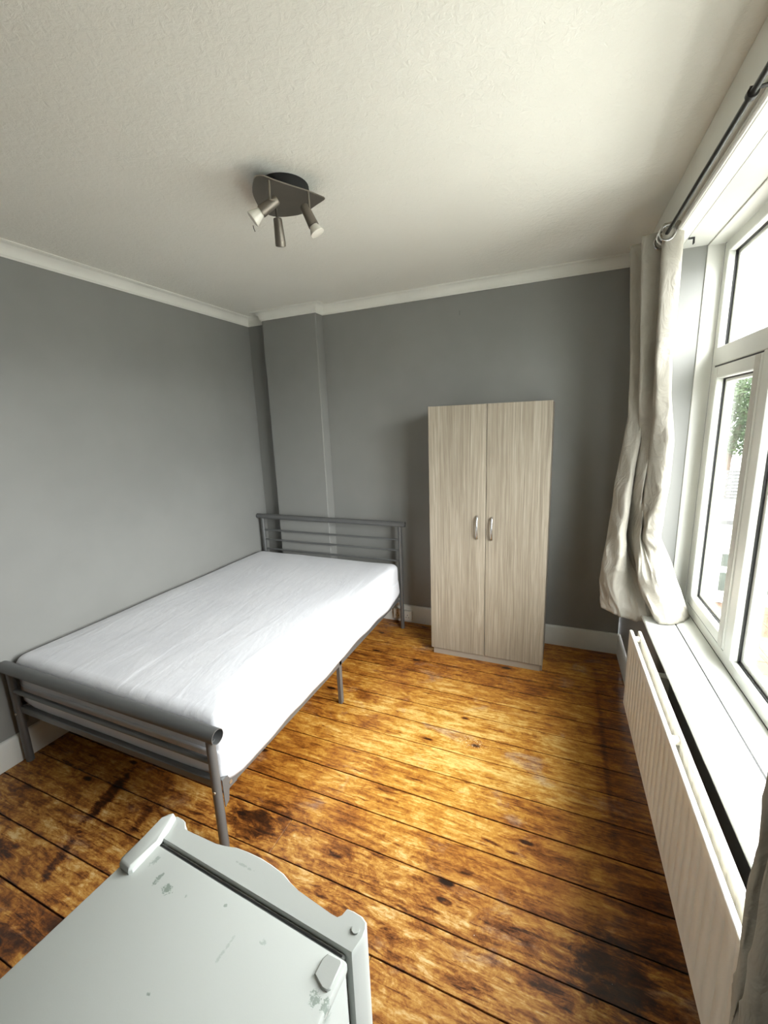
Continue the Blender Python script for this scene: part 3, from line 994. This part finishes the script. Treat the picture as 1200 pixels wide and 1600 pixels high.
# zigzag convector fins welded on the back panel
bm = bmesh.new()
yy = RY1 - 0.05
k = 0
pv = None
while yy > RY0 + 0.05:
    xx = -0.0700 if k % 4 in (0, 3) else -0.0840
    a = bm.verts.new((xx, yy, RZ0 + 0.04))
    b = bm.verts.new((xx, yy, RZ1 - 0.14))
    if pv:
        bm.faces.new((pv[0], a, b, pv[1]))
    pv = (a, b)
    yy -= 0.012 if k % 2 == 0 else 0.004
    k += 1
fins = link('convector_fins', bm, MAT['fins'], rad, None, 20)
fins.modifiers.new('sheet', 'SOLIDIFY').thickness = 0.001
fins['kind'] = 'stuff'
for y in (-1.25, -2.40):
    mkbox('wall_bracket', MAT['radiator'], rad, -0.056, WX - 0.0005, y - 0.02, y + 0.02, RZ0 + 0.05, RZ1 - 0.08, 0.002)
for y in (RY0 + 0.07,):
    link('pipe', tube(bmesh.new(), [(-0.062, y, 0.0), (-0.062, y, 0.1), (-0.062, y, RZ0 + 0.004)], 0.0075, 10), MAT['radiator'], rad)

# ================================================================ CURTAINS
RX, RZ = -0.085, 2.428
rodt = tag(empty('curtain_rod'), 'dark thin curtain rod running below the ceiling above the window', 'curtain rod')
on_wall(rodt)
link('rod', tube(bmesh.new(), [(RX, -3.35, RZ), (RX, -0.62, RZ)], 0.0075, 14), MAT['rod'], rodt)
for y in (-0.69, -1.782, -2.95):
    link('bracket', tube(bmesh.new(), [(-0.038, y, RZ + 0.012), (-0.070, y, RZ + 0.010), (-0.092, y, RZ + 0.012)], 0.0045, 8), MAT['rod'], rodt)
    link('bracket_cup', tube(bmesh.new(), [(RX, y - 0.008, RZ), (RX, y + 0.008, RZ)], 0.0125, 14), MAT['rod'], rodt)
    mkbox('bracket_plate', MAT['rod'], rodt, -0.0425, -0.0395, y - 0.012, y + 0.012, RZ - 0.0, RZ + 0.04, 0.001)
hook = tag(empty('blind_bracket'), 'tiny black bracket screwed under the white window head by the curtain', 'bracket')
on_wall(hook, 0.020, -0.842, HEAD)
mkbox('plate', MAT['black'], hook, -0.004, 0.018, -0.008, 0.008, -0.004, 0.0, 0.001)
mkbox('arm', MAT['black'], hook, 0.013, 0.018, -0.008, 0.008, -0.026, -0.004, 0.001)


def lerp_tab(tab, z):
    tab = sorted(tab)
    if z <= tab[0][0]:
        return tab[0][1]
    for (a, va), (b, vb) in zip(tab, tab[1:]):
        if z <= b:
            f = (z - a) / (b - a)
            return va + (vb - va) * f
    return tab[-1][1]


def curtain_mesh(keys, XL, XR, hem_z, top_z, NU=190, NV=150, mirror=None, seed=0.0, hem_n=1.0):
    """keys: [(t, [(a, y)...])] folds seen from above at falling heights; a runs across from XL to XR"""
    bm = bmesh.new()
    rows_ = []
    curves = [(t, cat_rom([(a, y, 0) for a, y in pts], NU)) for t, pts in keys]
    for j in range(NV + 1):
        t = j / NV
        for (t0, c0), (t1, c1) in zip(curves, curves[1:]):
            if t <= t1 + 1e-9:
                break
        f = min(1, max(0, (t - t0) / (t1 - t0)))
        f = f * f * (3 - 2 * f)
        row = []
        for i in range(NU):
            u = i / (NU - 1)
            a = c0[i].x * (1 - f) + c1[i].x * f
            y = c0[i].y * (1 - f) + c1[i].y * f
            hz = hem_z(u)
            z = top_z + (hz - top_z) * t
            xl, xr = lerp_tab(XL, z), lerp_tab(XR, z)
            x = xl + (xr - xl) * a
            w = min(1.0, t * 2.5) * hem_n
            nz = mnoise.noise(Vector((u * 5 + seed, z * 3.2, 0.0)))
            nz2 = mnoise.noise(Vector((u * 13 + z * 4 + seed, z * 7.5 - u * 6, 3.0)))
            big = 1.0 + 1.6 * max(0, t - 0.55)
            rg = 1 - abs(mnoise.noise(Vector((u * 7 - z * 5 + seed, z * 5.5 + u * 9, 9.0)))) * 2
            y += -max(0, rg) ** 3 * 0.012 * max(0, t - 0.35) * 1.6
            x += (nz * 0.004 + nz2 * 0.0035) * w * big
            y += (nz * 0.012 + nz2 * 0.0075) * w * big
            if mirror:
                y = mirror - y
            row.append(bm.verts.new((x, y, z)))
        rows_.append(row)
    for a, b in zip(rows_, rows_[1:]):
        for i in range(NU - 1):
            bm.faces.new((a[i], a[i + 1], b[i + 1], b[i]))
    return bm


TOPK = [(.50, -.690), (.04, -.725), (.0, -.745), (.40, -.775), (.42, -.790), (.19, -.825), (.20, -.850), (.74, -.865), (.76, -.885), (.53, -.925), (.57, -.955), (.90, -.955), (1.0, -.930), (.97, -.88)]
UPK = [(.50, -.70), (.05, -.735), (.0, -.76), (.38, -.775), (.40, -.79), (.20, -.83), (.21, -.855), (.66, -.86), (.68, -.88), (.50, -.92), (.55, -.95), (.88, -.945), (1.0, -.92), (.97, -.88)]
MIDK = [(.30, -.70), (.06, -.735), (.0, -.765), (.22, -.83), (.36, -.80), (.37, -.74), (.39, -.75), (.38, -.82), (.54, -.86), (.545, -.82), (.56, -.88), (.80, -.93), (.97, -.915), (1.0, -.86)]
LOWK = [(.10, -.71), (.03, -.745), (.02, -.78), (.20, -.845), (.36, -.82), (.385, -.745), (.41, -.715), (.44, -.73), (.47, -.80), (.58, -.87), (.63, -.845), (.68, -.89), (.90, -.90), (1.0, -.85)]
LOW2 = [(.06, -.72), (.01, -.755), (.04, -.80), (.17, -.85), (.30, -.825), (.42, -.80), (.52, -.82), (.52, -.85), (.46, -.90), (.47, -.935), (.60, -.965), (.76, -.955), (.92, -.90), (1.0, -.855)]
BOTK = [(.03, -.72), (.0, -.76), (.10, -.80), (.18, -.85), (.25, -.835), (.38, -.865), (.52, -.875), (.60, -.88), (.57, -.91), (.575, -.945), (.68, -.96), (.80, -.945), (.92, -.91), (1.0, -.865)]
keys = [(0, TOPK), (0.12, TOPK), (0.32, UPK), (0.60, MIDK), (0.77, LOWK), (0.89, LOW2), (1.0, BOTK)]
XL = [(2.47, -.186), (1.96, -.152), (1.69, -.146), (1.44, -.175), (1.20, -.197), (.92, -.222), (.82, -.230), (.66, -.206)]
XR = [(2.47, -.020), (2.16, -.018), (1.94, -.017), (1.77, -.005), (1.57, .026), (1.29, .025), (1.10, .022), (.95, .085), (.85, .120), (.70, .172)]


def hem_far(u):
    return 0.657 + 0.008 * sin(u * 14) if u < 0.40 else 0.657 + 0.043 * min(1, (u - 0.40) / 0.18)


bm = curtain_mesh(keys, XL, XR, hem_far, 2.468)
cur = tag(link('curtain', bm, MAT['curtain'], None, (0, 0, 0), 75), 'cream eyelet curtain bunched at the far end of the window, hem resting on the sill', 'curtain', 'curtains on the window rod')
on_wall(cur)
sm = cur.modifiers.new('thickness', 'SOLIDIFY')
sm.thickness = 0.002


def eyelet(parent, x, y, z, ang):
    bm = bmesh.new()
    R_, r2, ns, nt = 0.0290, 0.0044, 36, 8
    g = [[bm.verts.new(((R_ + r2 * cos(2 * pi * j / nt)) * cos(2 * pi * i / ns), r2 * 0.7 * sin(2 * pi * j / nt), (R_ + r2 * cos(2 * pi * j / nt)) * sin(2 * pi * i / ns))) for j in range(nt)] for i in range(ns)]
    for i in range(ns):
        for j in range(nt):
            bm.faces.new((g[i][j], g[(i + 1) % ns][j], g[(i + 1) % ns][(j + 1) % nt], g[i][(j + 1) % nt]))
    o = link('eyelet', bm, MAT['chrome'], parent)
    o.location = (x, y, z)
    o.rotation_euler = (0, 0, ang)
    o['label'] = 'chrome eyelet ring'
    return o


for y, a in ((-.783, .2), (-.858, .1), (-.917, -.2), (-.960, .0)):
    eyelet(cur, RX, y, RZ, a)

# near curtain: the same cloth at the window's near end
XLn = [(2.47, -.186), (1.7, -.180), (1.0, -.175), (.45, -.175)]
XRn = [(2.47, -.020), (1.7, -.045), (1.0, -.100), (.78, -.118), (.45, -.118)]
K2 = [(.5, -.69), (.05, -.72), (.0, -.745), (.5, -.77), (.6, -.79), (.10, -.82), (.10, -.85), (.7, -.86), (.8, -.88), (.2, -.90), (.25, -.93), (.7, -.95), (.95, -.95), (1.0, -.93)]
K3 = [(.5, -.66), (.05, -.69), (.0, -.72), (.6, -.75), (.7, -.77), (.02, -.80), (.0, -.83), (.7, -.84), (.8, -.86), (.30, -.875), (.40, -.90), (.70, -.935), (.92, -.955), (1.0, -.970)]
bm = curtain_mesh([(0, TOPK), (0.15, TOPK), (0.5, K2), (1.0, K3)], XLn, XRn, lambda u: 0.44, 2.468, mirror=-3.385, seed=4.0, hem_n=0.4)
cur2 = tag(link('curtain', bm, MAT['curtain'], None, (0, 0, 0), 75), 'near curtain in shade, only its dark edge showing in front of the radiator', 'curtain', 'curtains on the window rod')
on_wall(cur2)
sm = cur2.modifiers.new('thickness', 'SOLIDIFY')
sm.thickness = 0.002
for y, a in ((-2.602, .2), (-2.527, .1), (-2.468, -.2), (-2.425, .0)):
    eyelet(cur2, RX, y, RZ, a)

# ================================================================ CEILING LIGHT
lamp = tag(empty('ceiling_spotlight', (1.55, -1.60, H)), 'brushed dark nickel three-spot ceiling light hanging from its black mount', 'ceiling light')
lo = lamp.location.copy()
pl_pts = [(1.553, -1.782), (1.534, -1.771), (1.474, -1.707), (1.437, -1.640), (1.413, -1.580), (1.412, -1.545), (1.428, -1.510), (1.460, -1.490), (1.497, -1.479),
          (1.540, -1.474), (1.590, -1.488), (1.640, -1.510), (1.688, -1.530), (1.694, -1.540), (1.690, -1.553), (1.669, -1.606), (1.632, -1.668), (1.597, -1.730), (1.580, -1.768), (1.568, -1.780)]
sp = cat_rom([(x, y, 0) for x, y in pl_pts + pl_pts[:1]], 70)[:-1]
bm = prism(bmesh.new(), [(v.x, v.y) for v in sp], 2.590, 2.5945, 0)
link('plate', bm, MAT['nickel'], lamp, lo)
mc = Vector((1.535, -1.58))
bm = bmesh.new()
ring0 = []
for z, r in ((H, 0.098), (2.630, 0.100), (2.600, 0.094)):
    ring0.append([bm.verts.new((mc.x + r * cos(2 * pi * k / 40), mc.y + r * sin(2 * pi * k / 40), z)) for k in range(40)])
for a, b in zip(ring0, ring0[1:]):
    for k in range(40):
        bm.faces.new((a[k], a[(k + 1) % 40], b[(k + 1) % 40], b[k]))
bm.faces.new(ring0[0])
bm.faces.new(ring0[-1])
link('mount', bm, MAT['lamp_black'], lamp, lo)
link('finial', tube(bmesh.new(), [(1.513, -1.603, 2.592), (1.513, -1.603, 2.584), (1.513, -1.603, 2.579)], [0.0085, 0.0085, 0.005], 14), MAT['nickel'], lamp, lo)
def lathe_head(p0, p1, prof):
    p0, p1 = Vector(p0), Vector(p1)
    pts = [p0.lerp(p1, f) for f, r in prof]
    return tube(bmesh.new(), pts, [r for f, r in prof], 20)
for st, sb, h0, h1, b1 in (((1.578, -1.741, 2.592), (1.576, -1.741, 2.528), (1.585, -1.705, 2.542), (1.527, -1.735, 2.500), (1.497, -1.752, 2.474)),
                           ((1.482, -1.571, 2.592), (1.484, -1.571, 2.546), (1.486, -1.573, 2.552), (1.472, -1.545, 2.482), (1.466, -1.535, 2.456)),
                           ((1.662, -1.609, 2.592), (1.664, -1.609, 2.522), (1.640, -1.612, 2.548), (1.672, -1.598, 2.474), (1.684, -1.593, 2.446))):
    h = link('spot_head', lathe_head(h0, h1, [(0, 0.007), (0.03, 0.015), (0.10, 0.0175), (0.7, 0.0200), (0.95, 0.0212), (1.0, 0.0212)]), MAT['nickel'], lamp, lo)
    stem = link('stem', tube(bmesh.new(), [st, sb, tuple((Vector(sb) + Vector(h0)) / 2 - Vector((0, 0, 0.004)))], [0.0048, 0.0048, 0.0052], 10), MAT['nickel'], lamp, lo)
    if st[0] != 1.482:
        link('bulb', lathe_head(h1, b1, [(0, 0.0170), (0.15, 0.0185), (0.75, 0.0265), (0.9, 0.0285), (0.97, 0.0280), (1.0, 0.0250)]), MAT['bulb'], h, lo)
    else:
        link('shade_rim', lathe_head(h1, b1, [(0, 0.0212), (0.5, 0.0222), (0.9, 0.0215), (1.0, 0.0140)]), MAT['nickel'], h, lo)
# loose pull chain end below the first bulb
link('wire_end', tube(bmesh.new(), [(1.500, -1.755, 2.452), (1.500, -1.752, 2.442), (1.503, -1.750, 2.432)], 0.0014, 6), MAT['black'], lamp, lo)

# ================================================================ SOCKETS
for x0, x1, z0, z1, lab in ((1.403, 1.479, 0.030, 0.114, 'white wall socket on the skirting between bed leg and wardrobe'),
                            (1.316, 1.380, 0.038, 0.124, 'white wall socket half hidden behind the far bed leg')):
    s = tag(empty('wall_socket', ((x0 + x1) / 2, -0.018, z0)), lab, 'socket')
    so = s.location.copy()
    mkbox('back_box', MAT['plastic'], s, x0, x1, -0.044, -0.018, z0, z1, 0.003, 2, off=so)
    mkbox('faceplate', MAT['plastic'], s, x0 - 0.001, x1 + 0.001, -0.051, -0.044, z0 - 0.001, z1 + 0.001, 0.002, 2, off=so)
    xm, zm = (x0 + x1) / 2, (z0 + z1) / 2 - 0.008
    for dx, dz, w_, h_ in ((0, 0.014, 0.0028, 0.005), (-0.011, -0.006, 0.0045, 0.0022), (0.011, -0.006, 0.0045, 0.0022)):
        mkbox('pin_slot', MAT['black'], s, xm + dx - w_, xm + dx + w_, -0.0514, -0.0500, zm + dz - h_, zm + dz + h_, 0, off=so)
    mkbox('switch', MAT['plastic'], s, xm + 0.016, xm + 0.026, -0.0535, -0.0505, zm + 0.020, zm + 0.038, 0.001, off=so)
jb = tag(empty('junction_box', (1.352, -0.018, 0.15)), 'small pale box on top of the skirting above the half hidden socket', 'junction box')
mkbox('body', MAT['plastic'], jb, -0.022, 0.022, -0.014, 0.0181, 0.0045, 0.046, 0.006, 2)

# ================================================================ GARDEN
GZ = -2.70
struct(mkbox('ground', MAT['bounce_ground'], None, 3.6, 40, -25, 60, GZ - 0.3, GZ - 0.03))  # unseen ground, made pale to bounce daylight up onto the ceiling
patio = struct(mkbox('patio', MAT['terracotta'], None, 4.36, 8.0, 2.0, 8.3, GZ - 0.03, GZ - 0.012))
pm = bpy.data.meshes.new('paving_slab')
bm = box(bmesh.new(), -0.222, 0.222, -0.222, 0.222, 0, 0.03, 0.006)
bm.to_mesh(pm)
bm.free()
pm.materials.append(MAT['terracotta'])
for ix in range(8):
    for iy in range(14):
        o = bpy.data.objects.new('paving_slab', pm)
        COL.objects.link(o)
        o.parent = patio
        o.location = (4.6 + ix * 0.45, 8.07 - iy * 0.45, GZ - 0.0125 + random.uniform(-0.003, 0.003))

gr = tag(empty('garden_room', (7.2, 9.5, GZ)), 'low white garden building with glazed strips at the far edge of the patio', 'garden building')
go = gr.location.copy()
mkbox('wall', MAT['render'], gr, 4.3, 10.2, 8.36, 11.0, GZ, -0.80, 0.01, off=go)
mkbox('roof', MAT['fence'], gr, 4.15, 10.35, 8.26, 11.1, -0.80, -0.70, 0.01, off=go)
mkbox('fascia', MAT['render'], gr, 4.2, 10.3, 8.28, 8.36, -1.42, -0.84, 0.01, off=go)
for k in range(7):
    x = 4.42 + k * 0.80
    fr_ = mkbox('window_frame', MAT['upvc'], gr, x, x + 0.74, 8.33, 8.36, GZ + 0.12, -1.45, 0.005, off=go)
    mkbox('glazing', MAT['shed_glass'], fr_, x + 0.05, x + 0.69, 8.320, 8.331, -1.80, -1.50, 0, off=go)
    mkbox('glazing', MAT['shed_glass'], fr_, x + 0.05, x + 0.69, 8.320, 8.331, -2.40, -1.95, 0, off=go)

fn = tag(empty('garden_fence', (10.0, 20.0, GZ)), 'grey slatted garden fence beyond the white garden building', 'fence')
fo = fn.location.copy()
for k in range(6):
    x = 5.5 + k * 1.83
    mkbox('post', MAT['upvc_grey'], fn, x - 0.05, x + 0.05, 19.95, 20.05, GZ - 0.03, -0.84, 0.01, off=fo)
    if k < 5:
        for j in range(12):
            z = GZ + 0.08 + j * 0.148
            mkbox('slat', MAT['fence'], fn, x + 0.05, x + 1.78, 19.985, 20.015, z, z + 0.115, 0, off=fo)
tr = tag(empty('garden_tree', (10.9, 24.2, GZ)), 'leafy green tree rising behind the garden fence', 'tree')
to = tr.location.copy()
link('trunk', tube(bmesh.new(), [(10.4, 24.2, GZ - 0.05), (10.5, 24.2, -0.5), (11.0, 24.2, 1.5), (11.6, 24.3, 3.0)], [0.24, 0.18, 0.13, 0.05], 10), MAT['trunk'], tr, to)
bm = bmesh.new()
rr = random.Random(3)
clumps = [(Vector((12.4 + rr.uniform(-3.6, 3.0), 24.2 + rr.uniform(-1.5, 1.5), rr.uniform(-0.9, 3.2))), rr.uniform(0.6, 1.2)) for _ in range(84)]
for cpos, cr in clumps:
    for _ in range(300):
        d = Vector((rr.gauss(0, 1), rr.gauss(0, 1), rr.gauss(0, 1))).normalized() * cr * rr.uniform(0.55, 1.0)
        p0 = cpos + d
        a = Vector((rr.gauss(0, 1), rr.gauss(0, 1), rr.gauss(0, 1))).normalized()
        b = a.orthogonal().normalized()
        s1, s2 = rr.uniform(0.06, 0.11), rr.uniform(0.035, 0.06)
        bm.faces.new([bm.verts.new(p0 + a * s1), bm.verts.new(p0 + b * s2), bm.verts.new(p0 - a * s1), bm.verts.new(p0 - b * s2)])
lf = link('foliage', bm, MAT['leaf'], tr, to, 180)
lf['kind'] = 'stuff'

S.cycles.use_denoising = True
S.cycles.max_bounces = 14
S.cycles.diffuse_bounces = 10
S.cycles.transparent_max_bounces = 16
S.cycles.sample_clamp_indirect = 6.0
S.cycles.caustics_reflective = False
